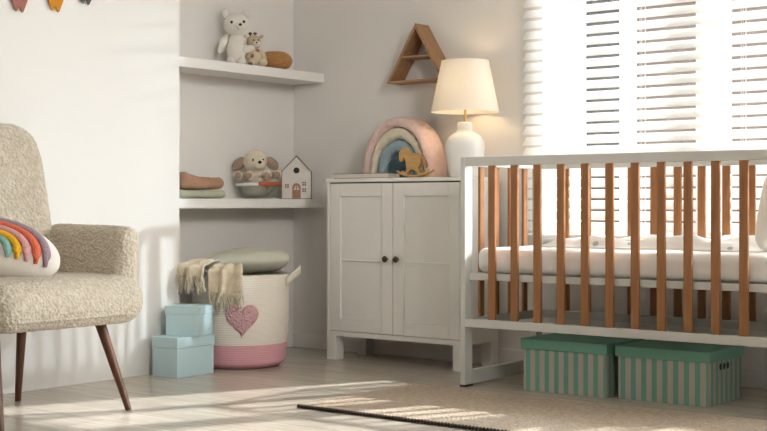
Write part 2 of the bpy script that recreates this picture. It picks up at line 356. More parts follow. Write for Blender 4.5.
# ================================================================ cabinet
X0, X1, Y0, Y1 = 0.245, 1.045, -0.31, -0.02
t = thing('cabinet', 'white two-door cabinet on short legs under the table lamp', 'cabinet', ((X0+X1)/2, (Y0+Y1)/2, 0))
hw = (X1-X0)/2; hd = (Y1-Y0)/2; ZB, ZT = 0.116, 0.872
b = MB()
b.box((-hw, -hd, ZB), (-hw+0.018, hd, ZT-0.018), 0.002); b.box((hw-0.018, -hd, ZB), (hw, hd, ZT-0.018), 0.002)
b.box((-hw+0.018, -hd, ZB), (hw-0.018, hd, ZB+0.022)); b.box((-hw+0.018, hd-0.01, ZB+0.02), (hw-0.018, hd, ZT-0.018)); b.box((-hw+0.018, -hd+0.03, 0.49), (hw-0.018, hd-0.01, 0.505))
b.build('body', M['cab'], t, smooth=0)
MB().box((-hw-0.003, -hd-0.004, ZT-0.018), (hw+0.003, hd, ZT), 0.003).build('top', M['cab'], t, smooth=0)
for s in (-1, 1):
    dw = hw-0.018-0.0025
    d = bpy.data.objects.new('door', None)
    xa, xb = (-dw, -0.002) if s < 0 else (0.002, dw)
    za, zb = ZB+0.024, ZT-0.024; yf = -hd+0.002; st = 0.062
    b = MB()
    b.box((xa, yf, za), (xa+st, yf+0.018, zb), 0.0025); b.box((xb-st, yf, za), (xb, yf+0.018, zb), 0.0025)
    b.box((xa+st, yf, za), (xb-st, yf+0.018, za+st), 0.0025); b.box((xa+st, yf, zb-st), (xb-st, yf+0.018, zb), 0.0025)
    b.box((xa+st-0.002, yf+0.010, za+st-0.002), (xb-st+0.002, yf+0.016, zb-st+0.002))
    b.box((xa+st, yf+0.003, 0.477), (xb-st, yf+0.017, 0.483), 0.002)
    do = b.build('door', M['cab'], t, smooth=0)
    kx = s*0.032
    kb = MB(); kb.lathe([(0.006, 0), (0.005, 0.008), (0.013, 0.014), (0.0155, 0.02), (0.012, 0.026), (0.003, 0.028)], 16)
    kb.xf(Matrix.Translation((kx, yf, 0.493)) @ Matrix.Rotation(R(90), 4, 'X')); kb.build('knob', M['bronze'], do)
for sx_ in (-1, 1):
    for sy_ in (-1, 1):
        b = MB(); x = sx_*(hw-0.029); y = sy_*(hd-0.029)
        b.box((x-0.029, y-0.029, 0), (x+0.029, y+0.029, ZB), 0.002); b.build('leg', M['cab'], t, smooth=0)

# ================================================================ crib
CX0, CX1, CY0, CY1 = 1.30, 2.65, -0.705, -0.09
ct = thing('crib', 'white crib with upright brown wooden slats in front of the window', 'crib', ((CX0+CX1)/2, (CY0+CY1)/2, 0))
L = (CX1-CX0)/2; D = (CY1-CY0)/2
for s in (-1, 1):
    x0, x1 = (-L, -L+0.023) if s < 0 else (L-0.023, L)
    b = MB()
    for ya, yb in ((-D, -D+0.055), (D-0.055, D)): b.box((x0, ya, 0.008), (x1, yb, 0.9425), 0.0025)
    b.box((x0+0.001, -D+0.055, 0.905), (x1-0.001, D-0.055, 0.9425), 0.002); b.box((x0+0.001, -D+0.055, 0.247), (x1-0.001, D-0.055, 0.281), 0.002)
    b.box((x0+0.001, -D+0.055, 0.008), (x1-0.001, D-0.055, 0.066), 0.002)
    e = b.build('end_frame', M['crib'], ct, smooth=0)
    for q in (-0.170, -0.056, 0.058, 0.172):
        MB().box(((x0+x1)/2-0.006, q-0.016, 0.281), ((x0+x1)/2+0.006, q+0.016, 0.905), 0.0015).build('end_slat', M['slatwood'], e, smooth=0)
    for y in (-D+0.0275, D-0.0275):
        MB().box((x0-0.002, y-0.03, 0), (x1+0.002, y+0.03, 0.009), 0.002).build('foot_pad', M['black'], e, smooth=0)
s0 = None
for side in (-1, 1):
    ya = side*(D-0.0125); n = 'front_rail' if side < 0 else 'rear_rail'
    top = MB().box((-L+0.023, ya-0.012, 0.905), (L-0.023, ya+0.012, 0.9425), 0.0025).build('top_rail', M['crib'], ct, smooth=0)
    MB().box((-L+0.023, ya-0.012, 0.247), (L-0.023, ya+0.012, 0.281), 0.0025).build('bottom_rail', M['crib'], ct, smooth=0)
    for i in range(11):
        x = 1.448+0.1062*i-(CX0+CX1)/2
        if s0 is None:
            s0 = MB().box((-0.0165, -0.007, -0.312), (0.0165, 0.007, 0.312), 0.002).build('slat', M['slatwood'], ct, smooth=0); c = s0
        else:
            c = s0.copy(); C.objects.link(c)
        c.location = (x, ya, 0.593)
b = MB(); b.box((-L+0.025, -D+0.028, 0.438), (L-0.025, D-0.028, 0.466), 0.002); b.build('mattress_base', M['crib'], ct, smooth=0)

mt = thing('mattress', 'white sheeted mattress lying inside the crib', 'mattress', ((CX0+CX1)/2, (CY0+CY1)/2, 0.4665))
b = MB(); b.rbox((0, 0, 0.052), (2*L-0.09, 2*D-0.085, 0.104), 0.035, 28, lambda p: (p.x, p.y, p.z + 0.004*noise.noise(Vector((p.x*5, p.y*5, 0))) * (1 if p.z > 0 else 0)))
for v in b.bm.verts: v.co.y += 0.004*noise.noise(Vector((v.co.x*9, 3, v.co.z*22)))*(1 if abs(v.co.y) > D-0.08 else 0)
b.build('sheet', M['mattress'], mt, smooth=180)
def lump(u, v):
    x = (u-0.5)*0.98; y = (v-0.5)*0.30; e = max(0.0, min(1.0, 6*min(u, 1-u, v, 1-v)))
    e = e*e*(3-2*e)
    h = 0.045+0.05*noise.noise(Vector((x*3.5+2, y*6, 1)))+0.02*noise.noise(Vector((x*11, y*14, 5)))
    return (x+0.01*noise.noise(Vector((x*8, y*8, 9))), y, 0.002+max(0.008, h)*e)
b = MB(); r1 = b.grid(lump, 70, 30); 
bo = b.build('baby_blanket', M['dots'], smooth=180, loc=(1.98, -0.295, 0.571)); bo.modifiers.new('thick', 'SOLIDIFY').thickness = 0.004
tag(bo, 'rumpled white blanket with small grey dots on the crib mattress', 'blanket')
b = MB(); b.rbox((0, 0, 0.15), (0.10, 0.40, 0.30), 0.05, 18, lambda p: (p.x*(1-0.35*abs(p.z/0.15)**3), p.y, p.z)); b.fuzz(0.006, 9)
b.xf(Matrix.Rotation(R(10), 4, 'Y')); po = b.build('crib_pillow', M['dots'], smooth=180, loc=(2.52, -0.37, 0.578)); tag(po, 'white dotted pillow standing at the right end of the crib', 'pillow')

# ================================================================ storage boxes under the crib
def striped_box(loc, w, d, h, lb):
    t = thing('storage_box', lb, 'box', loc, 0, 'striped boxes under the crib')
    b = MB(); b.box((-w/2, -d/2, 0), (w/2, d/2, h-0.005), 0.002)
    o = b.build('body', [M['mintstripe'], M['mintstripe_side']], t, smooth=0)
    for p in o.data.polygons: p.material_index = 1 if abs(p.normal.x) > 0.7 else 0
    q = 0.009
    MB().box((-w/2-q, -d/2-q, h-0.042), (w/2+q, d/2+q, h), 0.003).build('lid', M['mintlid'], t, smooth=0)
    for s in (-1, 1):
        for yy in (-0.045, -0.012, 0.021):
            k = MB(); k.lathe([(0.0105, -0.001), (0.0105, 0.0012)], 16, sc=(1.25, 1)); k.xf(Matrix.Translation((s*w/2, yy, h-0.065)) @ Matrix.Rotation(R(90), 4, 'Y')); k.build('handle_hole', M['black'], o)
    return t
striped_box((1.738, -0.470, 0), 0.372, 0.305, 0.209, 'striped green storage box under the crib, nearer the cabinet')
striped_box((2.150, -0.447, 0), 0.370, 0.305, 0.205, 'striped green storage box under the crib, farther from the cabinet')

# ================================================================ rug
t = thing('rug', 'sand coloured flat rug with dark beaded edge before the crib', 'rug', (2.293, -1.165, 0))
b = MB(); b.rbox((0, 0, 0.0065), (2.3, 0.72, 0.011), 0.005, 24); b.build('pile', M['rug'], t, smooth=60)
n = 820; b = MB(); b.tube([(-1.152+2.304*i/n, -0.366, 0.0075) for i in range(n+1)], lambda u: 0.0010+0.0070*abs(math.sin(u*math.pi*164)), 7); b.build('beaded_edge', M['rugedge'], t, smooth=180)
b = MB(); b.tube([(-1.1565, -0.36+0.72*i/40, 0.006) for i in range(41)], 0.0045, 6); b.build('side_binding', M['rug'], t, smooth=180)

# ================================================================ armchair
at_ = thing('armchair', 'cream boucle armchair with walnut legs by the left wall', 'armchair', (0.45, -2.225, 0))
b = MB(); b.rbox((-0.012, 0, 0.400), (0.64, 0.66, 0.165), 0.080, 64, lambda p: (p.x, p.y*(1-0.06*(p.x < 0)), p.z+0.012*(1-(p.x/0.35)**2)*(p.z > 0)-0.0*(p.x)))
b.fuzz(0.0028, 75, 1, 0.0018, 150); b.build('seat', M['boucle'], at_, smooth=180)
pts = []
for i in range(41):
    a = i/40; s = (a-0.5)*2
    pts.append((0.301-0.10*max(0, abs(s)-0.72)**2*12, s*0.318, 0.357+0.0*s))
b = MB(); b.tube(pts, 0.0045, 8); b.build('seam', M['boucle'], at_, smooth=180)
def backfn(p):
    f = (p.z+0.34)/0.68
    return (p.x-0.13*f+0.02*(p.y/0.29)**2*0+0.03*(p.y/0.29)**2, p.y*(1.0-0.06*f**2-0.16*max(0, f-0.78)**2/0.05), p.z)
b = MB(); b.rbox((-0.245, 0, 0.71), (0.13, 0.63, 0.70), 0.064, 72, backfn); b.fuzz(0.0028, 75, 5, 0.0018, 150); b.build('backrest', M['boucle'], at_, smooth=180)
for s in (-1, 1):
    def armfn(p, s=s):
        f = (p.z+0.15)/0.30
        return (p.x, p.y+s*0.03*f, p.z-0.012*(p.x-0.1)*(p.z > 0)-0.03*max(0, p.x-0.16)*4*(p.z > 0)*0.5)
    b = MB(); b.rbox((-0.03, s*0.30, 0.515), (0.49, 0.10, 0.31), 0.05, 60, armfn); b.fuzz(0.0028, 75, 9+s, 0.0018, 150); b.build('armrest', M['boucle'], at_, smooth=180)
for fx, fy, tx, ty in ((0.245, 0.275, 0.13, 0.225), (0.245, -0.275, 0.13, -0.225), (-0.26, 0.165, -0.21, 0.15), (-0.26, -0.165, -0.21, -0.15)):
    b = MB(); b.tube([(tx+(fx-tx)*i/6, ty+(fy-ty)*i/6, 0.345*(1-i/6)) for i in range(7)], lambda u: 0.021-0.0095*u, 14); b.build('leg', M['walnut'], at_, smooth=60)
# rainbow cushion on the seat
cu = thing('rainbow_cushion', 'cream cushion with five tufted rainbow stripes on the armchair', 'cushion', (0.418, -2.318, 0.475), R(44))
A_, Bq, T_ = 0.225, 0.125, 0.085
def cz(z): return Bq*(1.0 if z > 0 else 0.72)
def surf(x, z):
    r = abs(x/A_)**2.05 + abs(z/cz(z))**2.05
    return T_*max(0.0, 1-r)**0.5
b = MB()
b.ell((0, 0, 0), (1, 1, 1), 48)
for v in b.bm.verts:
    c = v.co; rr = math.sqrt(c.x**2+c.z**2); 
    th = math.atan2(c.z, c.x); e = 2/2.05
    X = A_*abs(math.cos(th))**e*(1 if math.cos(th) > 0 else -1)*rr; Z = (Bq if c.z > 0 else Bq*0.72)*abs(math.sin(th))**e*(1 if math.sin(th) > 0 else -1)*rr
    sg = 1 if c.y > 0 else -1
    v.co = Vector((X, sg*surf(X, Z), Z))
tilt = Matrix.Translation((0, 0, 0.095)) @ Matrix.Rotation(R(-24), 4, 'X') @ Matrix.Rotation(R(11), 4, 'Y')
b.xf(tilt); b.build('pad', M['cushion'], cu, smooth=180)
for nm, ra in (('mauve', 0.186), ('coral', 0.154), ('rose', 0.122), ('mustard', 0.090), ('seafoam', 0.058)):
    pts = []
    for i in range(41):
        a = R(0+180*i/40); x = ra*math.cos(a); z = -0.030+(0.030+0.118*ra/0.195)*math.sin(a)**0.8
        f = 1.0
        pts.append(tilt @ Vector((x, -surf(x*0.99, z)-0.001, z)))
    b = MB(); b.tube(pts, lambda u: 0.0165*min(1, 0.55+8*min(u, 1-u)), 8, flat=0.75); o = b.build('rainbow_stripe', M[nm], cu, smooth=180)
    o['label'] = nm + ' tufted stripe'

# ================================================================ blue boxes
def card_box(loc, rz, w, d, h, lid, lb):
    t = thing('lidded_box', lb, 'box', loc, rz, 'stacked blue boxes')
    MB().box((-w/2+0.003, -d/2+0.003, 0), (w/2-0.003, d/2-0.003, h-0.004), 0.0015).build('body', M['blue'], t, smooth=0)
    MB().box((-w/2, -d/2, h-lid), (w/2, d/2, h), 0.0025).build('lid', M['blue'], t, smooth=0)
card_box((0.116, -1.133, 0), R(2), 0.158, 0.232, 0.172, 0.046, 'larger pale blue lidded box on the floor, bottom of the stack')
card_box((0.118, -1.098, 0.1725), R(20), 0.165, 0.15, 0.13, 0.036, 'smaller pale blue lidded box on top of the larger one')

# ================================================================ rope basket
BC = (0.085, -0.738)
t = thing('rope_basket', 'cream and pink cotton rope basket with a pink heart', 'basket', (BC[0], BC[1], 0))
prof = []
N = 160; HB = 0.425
for i in range(N+1):
    u = i/N; z = HB*u; r = 0.203+0.026*min(1, u*2.2)**0.7+0.0 - 0.035*max(0, 1-u*13)**2
    prof.append((r*0.965+0.0022*abs(math.sin(z*math.pi/0.0105)), z+0.0005))
inner = [(0.215, HB+0.004), (0.207, HB), (0.203, 0.2), (0.19, 0.02), (0.01, 0.016)]
b = MB(); b.lathe(prof+inner, 72); b.build('body', M['basket'], t, smooth=80)
def onwall(ang, du, z, out):
    r = (0.203+0.026*min(1, z/HB*2.2)**0.7)*0.965+out; a = ang+du/0.229
    return Vector((r*math.cos(a), r*math.sin(a), z))
HA = R(-46+1)
hp = []
for i in range(48):
    q = 2*math.pi*i/48; hp.append((16*math.sin(q)**3/17*0.083, (13*math.cos(q)-5*math.cos(2*q)-2*math.cos(3*q)-math.cos(4*q)+2.5)/15*0.078))
b = MB(); rows = []
for k in range(9):
    s = k/8
    rows.append([b.bm.verts.new(onwall(HA, x*s, 0.222+z*s, 0.003+0.016*math.sqrt(max(0, 1-s**2.5)))) for x, z in hp])
for a, c in zip(rows[1:], rows[2:]):
    for i in range(48): b.bm.faces.new((a[i], a[(i+1)%48], c[(i+1)%48], c[i]))
b.bm.faces.new(rows[1])
bmesh.ops.delete(b.bm, geom=rows[0], context='VERTS')
bmesh.ops.subdivide_edges(b.bm, edges=b.bm.edges[:], cuts=1, use_grid_fill=True)
b.fuzz(0.004, 70); b.build('heart', M['pinkheart'], t, smooth=180)
for ang in (R(40), R(220)):
    def strap(u, v, ang=ang):
        a = (u-0.5)*0.72; bulge = math.cos((u-0.5)*math.pi)
        r = 0.228+0.05*bulge; z = HB-0.035+0.055*bulge+(v-0.5)*0.036
        return Vector((r*math.cos(ang+a), r*math.sin(ang+a), z))
    b = MB(); b.grid(strap, 20, 4); o = b.build('handle', M['strap'], t, smooth=180); o.modifiers.new('thick', 'SOLIDIFY').thickness = 0.006
# sage pillow resting on the basket
b = MB(); b.rbox((0, 0, 0), (0.40, 0.34, 0.12), 0.06, 32, lambda p: (p.x, p.y, p.z*(1-0.42*abs(p.x/0.2)**2.2)*(1-0.42*abs(p.y/0.17)**2.2)))
b.fuzz(0.006, 10, 2, 0.003, 30); b.xf(Matrix.Rotation(R(-3), 4, 'Y')); o = b.build('pillow', M['sage'], smooth=180, loc=(BC[0]+0.012, BC[1]+0.027, 0.4845), rotz=CAMROT); tag(o, 'sage green linen pillow lying on top of the rope basket', 'pillow')
# fringed throw over the rim
tt = thing('throw_blanket', 'straw coloured fringed throw hanging over the basket rim', 'blanket', (BC[0], BC[1], 0.43))
def drape(ang, halfw, drop, folds, seed, inr=0.10, top=0.035, out=0.02):
    def f(u, v):
        a = ang+(u-0.5)*2*halfw
        L1, L2 = 0.20, 0.06
        s = v*(0.20+drop)
        fold = 0.5+0.5*math.sin(u*folds*math.pi*2+seed)
        if s < 0.13:
            r = inr+s*1.05; z = top+0.012*math.sin(s*20)
        elif s < 0.20:
            q = (s-0.13)/0.07; r = inr+0.1365+(0.255-inr-0.1365+out)*math.sin(q*math.pi/2); z = top*(1-q*q*0.4)-0.012*q*q
        else:
            r = 0.255+out; z = top*0.6-0.012-(s-0.20)
        r += 0.036*fold*min(1, v*1.5)+0.010*noise.noise(Vector((u*6+seed, v*5, 1)))
        z += 0.012*fold
        return Vector((r*math.cos(a), r*math.sin(a), z))
    return f
for k, (ang, hw_, dr, fo, sd, tp, ou) in enumerate(((R(267), 0.27, 0.025, 2.0, 0.4, 0.048, 0.045), (R(300), 0.27, 0.085, 2.0, 2.2, 0.028, 0.006))):
    f = drape(ang, hw_, dr, fo, sd, top=tp, out=ou)
    b = MB(); b.grid(f, 60, 34); o = b.build('cloth', M['throw'], tt, smooth=180); o.modifiers.new('thick', 'SOLIDIFY').thickness = 0.005
    b = MB()
    for i in range(46):
        u = (i+0.5)/46; p = f(u, 1.0); q = [p]
        ln = 0.05+0.035*random.random(); n = Vector((p.x, p.y, 0)).normalized(); sd2 = random.uniform(-0.02, 0.02); tn = Vector((-n.y, n.x, 0))
        for j in range(1, 6): q.append(p+Vector((0, 0, -ln*j/5))+n*0.008*math.sin(j*0.8+i)+tn*sd2*j/5)
        b.tube(q, lambda w_: 0.0042*(1-0.5*w_), 5)
    b.build('fringe', M['throw'], tt, smooth=180)

# ================================================================ upper shelf toys
ZS = 1.4225
t = thing('teddy_bear', 'white plush bear leaning on the niche wall, upper shelf', 'plush toy', (-0.125, -0.556, ZS), CAMROT); t.scale = (1.12, 1.12, 1.14)
u = 6.36/1306
b = MB(); b.ell((0.0, 0, 0.070), (0.041, 0.034, 0.072), 24); b.ell((-0.021, -0.010, 0.020), (0.021, 0.024, 0.021), 16); b.ell((0.023, -0.014, 0.019), (0.021, 0.026, 0.020), 16); b.fuzz(0.0015, 80); b.build('body', M['bear'], t, smooth=180)
b = MB(); b.ell((0.002, -0.005, 0.176), (0.055, 0.045, 0.048), 28); b.ell((0.020, -0.046, 0.163), (0.022, 0.016, 0.017), 16); b.fuzz(0.0015, 80); hd_ = b.build('head', M['bear'], t, smooth=180)
for x, z in ((-0.044, 0.224), (0.043, 0.224)):
    MB().ell((x, 0.0, z), (0.020, 0.011, 0.020), 16).build('ear', M['bear'], hd_, smooth=180)
for x, z in ((-0.016, 0.180), (0.036, 0.183)):
    MB().ell((x, -0.048 if x < 0 else -0.041, z), (0.0058, 0.004, 0.0065), 12).build('eye', M['black'], hd_, smooth=180)
MB().ell((0.022, -0.061, 0.168), (0.007, 0.005, 0.006), 12).build('nose', M['black'], hd_, smooth=180)
MB().ell((-0.056, -0.006, 0.092), (0.018, 0.019, 0.045), 16, (0, R(24), 0)).build('arm', M['bear'], t, smooth=180)
MB().ell((0.050, -0.012, 0.070), (0.034, 0.016, 0.016), 16, (0, R(-12), 0)).build('arm', M['bear'], t, smooth=180)

t = thing('plush_giraffe', 'small spotted beige plush toy with brown horns beside the bear', 'plush toy', (-0.088, -0.455, ZS), CAMROT); t.scale = (1.06, 1.06, 1.08)
b = MB(); b.ell((0, 0, 0.042), (0.034, 0.028, 0.043), 22); b.ell((0.032, -0.018, 0.020), (0.022, 0.024, 0.019), 16); b.ell((-0.018, -0.022, 0.018), (0.018, 0.026, 0.017), 16); b.ell((-0.030, -0.010, 0.055), (0.016, 0.014, 0.026), 14, (0, R(40), 0)); b.ell((0.032, -0.012, 0.054), (0.015, 0.014, 0.026), 14, (0, R(-35), 0)); b.build('body', M['giraffe'], t, smooth=180)
b = MB(); b.ell((-0.010, -0.005, 0.112), (0.034, 0.030, 0.034), 22); b.fuzz(0.001, 90); h = b.build('head', M['beige'], t, smooth=180)
MB().ell((0.006, -0.032, 0.102), (0.017, 0.012, 0.014), 14).build('muzzle', M['bear'], h, smooth=180)
for x in (-0.026, -0.004):
    b = MB(); b.tube([(x, 0, 0.138), (x, 0, 0.150)], 0.004, 8); b.ell((x, 0, 0.152), (0.009, 0.006, 0.006), 12); b.build('horn', M['brown'], h, smooth=180)
for x in (-0.046, 0.024): MB().ell((x, 0.002, 0.138), (0.013, 0.007, 0.009), 12, (0, R(30 if x < 0 else -30), 0)).build('ear', M['bear' if x < 0 else 'beige'], h, smooth=180)
for x in (-0.008, 0.013): MB().ell((x, -0.036, 0.118), (0.003, 0.002, 0.004), 8).build('eye', M['black'], h, smooth=180)
MB().ell((0.006, -0.044, 0.106), (0.005, 0.003, 0.004), 8).build('nose', M['brown'], h, smooth=180)

b = MB(); pr = []
for i in range(37):
    q = i/36; a = -1.15+q*2.15; pr.append((0.075*math.cos(a)**1.0+0.001+0.0014*math.sin(q*60), 0.038+0.044*math.sin(a)))
b.lathe(pr+[(0.034, 0.068), (0.045, 0.03), (0.02, 0.012)], 40); z0 = min(v.co.z for v in b.bm.verts)
for v in b.bm.verts: v.co = Vector((v.co.x*1.12, v.co.y*1.12, (v.co.z-z0)*1.2))
o = b.build('woven_bowl', M['rattan'], smooth=80, loc=(-0.130, -0.268, ZS)); tag(o, 'round honey brown woven bowl at the right of the upper shelf', 'bowl')

# ================================================================ lower shelf
ZL = 0.775
def folded(sx_, sy_, sz_, seed, nlay):
    b = MB(); b.rbox((0, 0, sz_/2), (sx_, sy_, sz_), sz_*0.48, 26, lambda p: (p.x, p.y, p.z)); b.fuzz(0.004, 12, seed, 0.002, 40)
    z0 = min(v.co.z for v in b.bm.verts)
    for v in b.bm.verts: v.co.z -= z0
    return b
t = tag(folded(0.16, 0.30, 0.036, 3, 1).build('folded_blanket', M['greenknit'], smooth=180, loc=(-0.125, -0.850, ZL)), 'pale green folded blanket at the bottom of the shelf pile', 'blanket', 'folded blankets')
b = folded(0.155, 0.27, 0.058, 8, 2)
for v in b.bm.verts:
    if v.co.z > 0.02: v.co.z += 0.02*max(0, min(1, (-v.co.y-0.02)/0.09))*(v.co.z/0.06)
t = tag(b.build('folded_blanket', M['terracotta'], smooth=180, loc=(-0.125, -0.835, ZL+0.041)), 'terracotta folded blanket lying on the pale green one', 'blanket', 'folded blankets')

bt_ = thing('clear_basket', 'clear plastic bowl with white rim and orange strap, holding the puppy', 'basket', (-0.122, -0.400, ZL), CAMROT); bt_.scale = (1.04, 1.04, 1.08)
b = MB(); b.lathe([(0.062, 0), (0.082, 0.012), (0.098, 0.045), (0.103, 0.066), (0.099, 0.066), (0.094, 0.045), (0.078, 0.015), (0.05, 0.005)], 40, sc=(1, 0.82)); b.build('bowl', M['clearbowl'], bt_, smooth=60)
def arcstrip(a0, a1, r, z, h):
    def f(u, v):
        a = a0+(a1-a0)*u; return Vector((r*math.cos(a), 0.82*r*math.sin(a), z+(v-0.5)*h))
    return f
b = MB(); b.tube([(0.104*math.cos(2*math.pi*i/48), 0.082*1.04*math.sin(2*math.pi*i/48), 0.066) for i in range(48)], 0.0045, 8, closed=True, flat=1.5); b.build('rim', M['whitepl'], bt_, smooth=180)
b = MB(); b.grid(arcstrip(R(-88), R(-8), 0.111, 0.068, 0.018), 20, 3); o = b.build('strap', M['orange'], bt_, smooth=180); o.modifiers.new('thick', 'SOLIDIFY').thickness = 0.003
t = thing('plush_puppy', 'cream plush puppy with taupe ears sitting in the clear bowl', 'plush toy', (-0.122, -0.400, ZL+0.0065), CAMROT); t.scale = (1.12, 1.12, 1.22)
b = MB(); b.ell((-0.004, 0.005, 0.053), (0.066, 0.050, 0.052), 26); b.ell((-0.004, 0, 0.088), (0.092, 0.040, 0.022), 26)
for x, z in ((-0.088, 0.090), (-0.040, 0.088), (0.040, 0.090), (0.082, 0.092)): b.ell((x, -0.062 if abs(x) < 0.05 else -0.034, z), (0.022, 0.028, 0.019), 16)
b.fuzz(0.003, 60); b.build('body', M['puppy'], t, smooth=180)
b = MB(); b.ell((-0.014, -0.008, 0.146), (0.053, 0.048, 0.048), 28); b.ell((0.004, -0.048, 0.134), (0.028, 0.022, 0.022), 16); b.fuzz(0.003, 60); h = b.build('head', M['puppy'], t, smooth=180)
for x, r_ in ((-0.086, 52), (0.060, -48)): MB().ell((x, 0.0, 0.138), (0.022, 0.014, 0.034), 16, (0, R(r_), 0)).fuzz(0.002, 60).build('ear', M['taupe'], h, smooth=180)
for x in (-0.022, 0.022): MB().ell((x, -0.055 if x < 0 else -0.050, 0.152), (0.0042, 0.003, 0.005), 10).build('eye', M['black'], h, smooth=180)
MB().ell((0.008, -0.069, 0.142), (0.0085, 0.005, 0.0065), 12).build('nose', M['black'], h, smooth=180)
for x, z in ((-0.088, 0.090), (-0.040, 0.088), (0.040, 0.090), (0.082, 0.092)):
    MB().ell((x, -0.088 if abs(x) < 0.05 else -0.060, z), (0.015, 0.006, 0.013), 12).build('paw_pad', M['taupe'], t, smooth=180)

# toy house
t = thing('toy_house', 'small white toy house with brown roof edge on lower shelf', 'toy house', (-0.122, -0.118, ZL), CAMROT); t.scale = (1.08, 1.08, 1.06)
W_, HW_, HT_ = 0.068, 0.132, 0.203
prof = [(-W_, 0.003), (W_, 0.003), (W_, HW_), (0, HT_), (-W_, HW_)]
MB().prism(prof, -0.030, 0.030).build('walls', M['housewhite'], t, smooth=0)
b = MB(); th = 0.006
nx, nz = (HT_-HW_), W_; ln = math.hypot(nx, nz); nx, nz = nx/ln*th, nz/ln*th
b.prism([(W_, HW_), (W_+nx, HW_+nz*0.2), (0, HT_+th*1.3), (0, HT_)], -0.034, 0.034); b.prism([(0, HT_), (0, HT_+th*1.3), (-W_-nx, HW_+nz*0.2), (-W_, HW_)], -0.034, 0.034)
b.box((W_, -0.034, 0), (W_+0.005, 0.034, HW_+0.002)); b.box((-W_-0.004, -0.034, 0), (-W_, 0.034, HW_+0.002)); b.box((-W_-0.004, -0.034, 0), (W_+0.005, 0.034, 0.003))
b.build('roof_edge', M['housebrown'], t, smooth=0)
k = MB(); k.lathe([(0.0145, -0.001), (0.0145, 0.0015)], 24); k.xf(Matrix.Translation((0, -0.030, 0.138)) @ Matrix.Rotation(R(90), 4, 'X')); k.build('round_hole', M['black'], t, smooth=0)
arch = [(-0.020, 0.004), (0.020, 0.004), (0.020, 0.055)]+[(0.020*math.cos(R(a)), 0.055+0.022*math.sin(R(a))) for a in range(15, 180, 15)]+[(-0.020, 0.055)]
do = MB().prism(arch, -0.0325, -0.029).build('door', M['doorbrown'], t, smooth=0)
b = MB(); b.box((-0.012, -0.0335, 0.045), (-0.002, -0.032, 0.052)); b.box((0.002, -0.0335, 0.045), (0.012, -0.032, 0.052)); b.prism([(-0.010, 0.055), (-0.002, 0.055), (-0.002, 0.066)], -0.0335, -0.032); b.prism([(0.010, 0.055), (0.002, 0.055), (0.002, 0.066)], -0.0335, -0.032); b.build('door_pane', M['housewhite'], do, smooth=0)
for x, z in ((0.036, 0.074), (0.036, 0.043), (-0.045, 0.063)):
    b = MB()
    for i in (0, 1):
        for j in (0, 1): b.box((x-0.009+i*0.0105, -0.0312, z-0.009+j*0.0105), (x-0.0015+i*0.0105, -0.0295, z-0.0015+j*0.0105))
    b.build('window', M['housebrown'], t, smooth=0)

# ================================================================ things on the cabinet
ZC = 0.872
t = thing('plush_rainbow', 'thick plush rainbow in pink, cream and blue on the cabinet', 'plush toy', (0.575, -0.115, ZC))
def arch_part(ro, ri, ho, hi, name, m, y0, y1, lb):
    b = MB(); n = 40; sec = 14
    rows = []
    for i in range(n+1):
        a = math.pi*i/n; ring = []
        for k in range(sec):
            q = 2*math.pi*k/sec; e = 0.7
            cy = abs(math.cos(q))**e*(1 if math.cos(q) > 0 else -1); sy = abs(math.sin(q))**e*(1 if math.sin(q) > 0 else -1)
            f = (1+sy)/2; rad = ri+(ro-ri)*f; hgt = hi+(ho-hi)*f
            ring.append(b.bm.verts.new((rad*math.cos(a), (y0+y1)/2+(y1-y0)/2*cy, 0.002+hgt*math.sin(a)**0.85)))
        rows.append(ring)
    for A, B in zip(rows, rows[1:]):
        for k in range(sec): b.bm.faces.new((A[k], A[(k+1)%sec], B[(k+1)%sec], B[k]))
    b.bm.faces.new(rows[0]); b.bm.faces.new(rows[-1][::-1])
    b.fuzz(0.003, 45); o = b.build(name, m, t, smooth=180); o['label'] = lb
    for v in o.data.vertices: v.co.z = max(0.0005, v.co.z)
arch_part(0.205, 0.160, 0.295, 0.240, 'outer_arch', M['pinkplush'], -0.085, 0.075, 'pink plush arch')
arch_part(0.166, 0.124, 0.245, 0.182, 'middle_arch', M['creamplush'], -0.081, 0.060, 'cream plush arch')
arch_part(0.130, 0.066, 0.187, 0.120, 'inner_arch', M['blueplush'], -0.076, 0.050, 'slate blue plush arch')
arch_part(0.072, 0.001, 0.126, 0.01, 'core', M['tealplush'], -0.060, 0.040, 'deep teal core')
# rocking horse
hx = 6.1/1306/5.99
t = thing('rocking_horse', 'small wooden rocking horse before the plush rainbow', 'toy horse', (0.725, -0.245, ZC), R(8))
def hp_(L_): return [((x-340)*hx, (396-y)*hx) for x, y in L_]
MB().prism(hp_([(262,222),(240,242),(240,288),(250,300),(264,294),(270,272),(284,292),(288,326),(292,345),(268,386),(286,388),(312,350),(334,345),(350,352),(372,384),(390,378),(366,338),(386,305),(386,268),(372,250),(345,246),(322,250),(302,228),(280,214)]), -0.008, 0.008).build('horse', M['lightwood'], t, smooth=0)
b = MB()
for yy in (-0.022, 0.022): b.tube([((238+i*5.2-340)*hx, yy, 0.0065+((i-20)/20)**2*0.024) for i in range(43)], 0.0055, 8)
for xx in (280, 385): b.tube([((xx-340)*hx, -0.022, 0.013), ((xx-340)*hx, 0.022, 0.013)], 0.004, 8)
b.build('rocker', M['lightwood'], t, smooth=60)
MB().prism(hp_([(380,262),(396,262),(424,300),(432,330),(414,342),(402,306)]), -0.005, 0.005).build('tail', M['oak'], t, smooth=0)
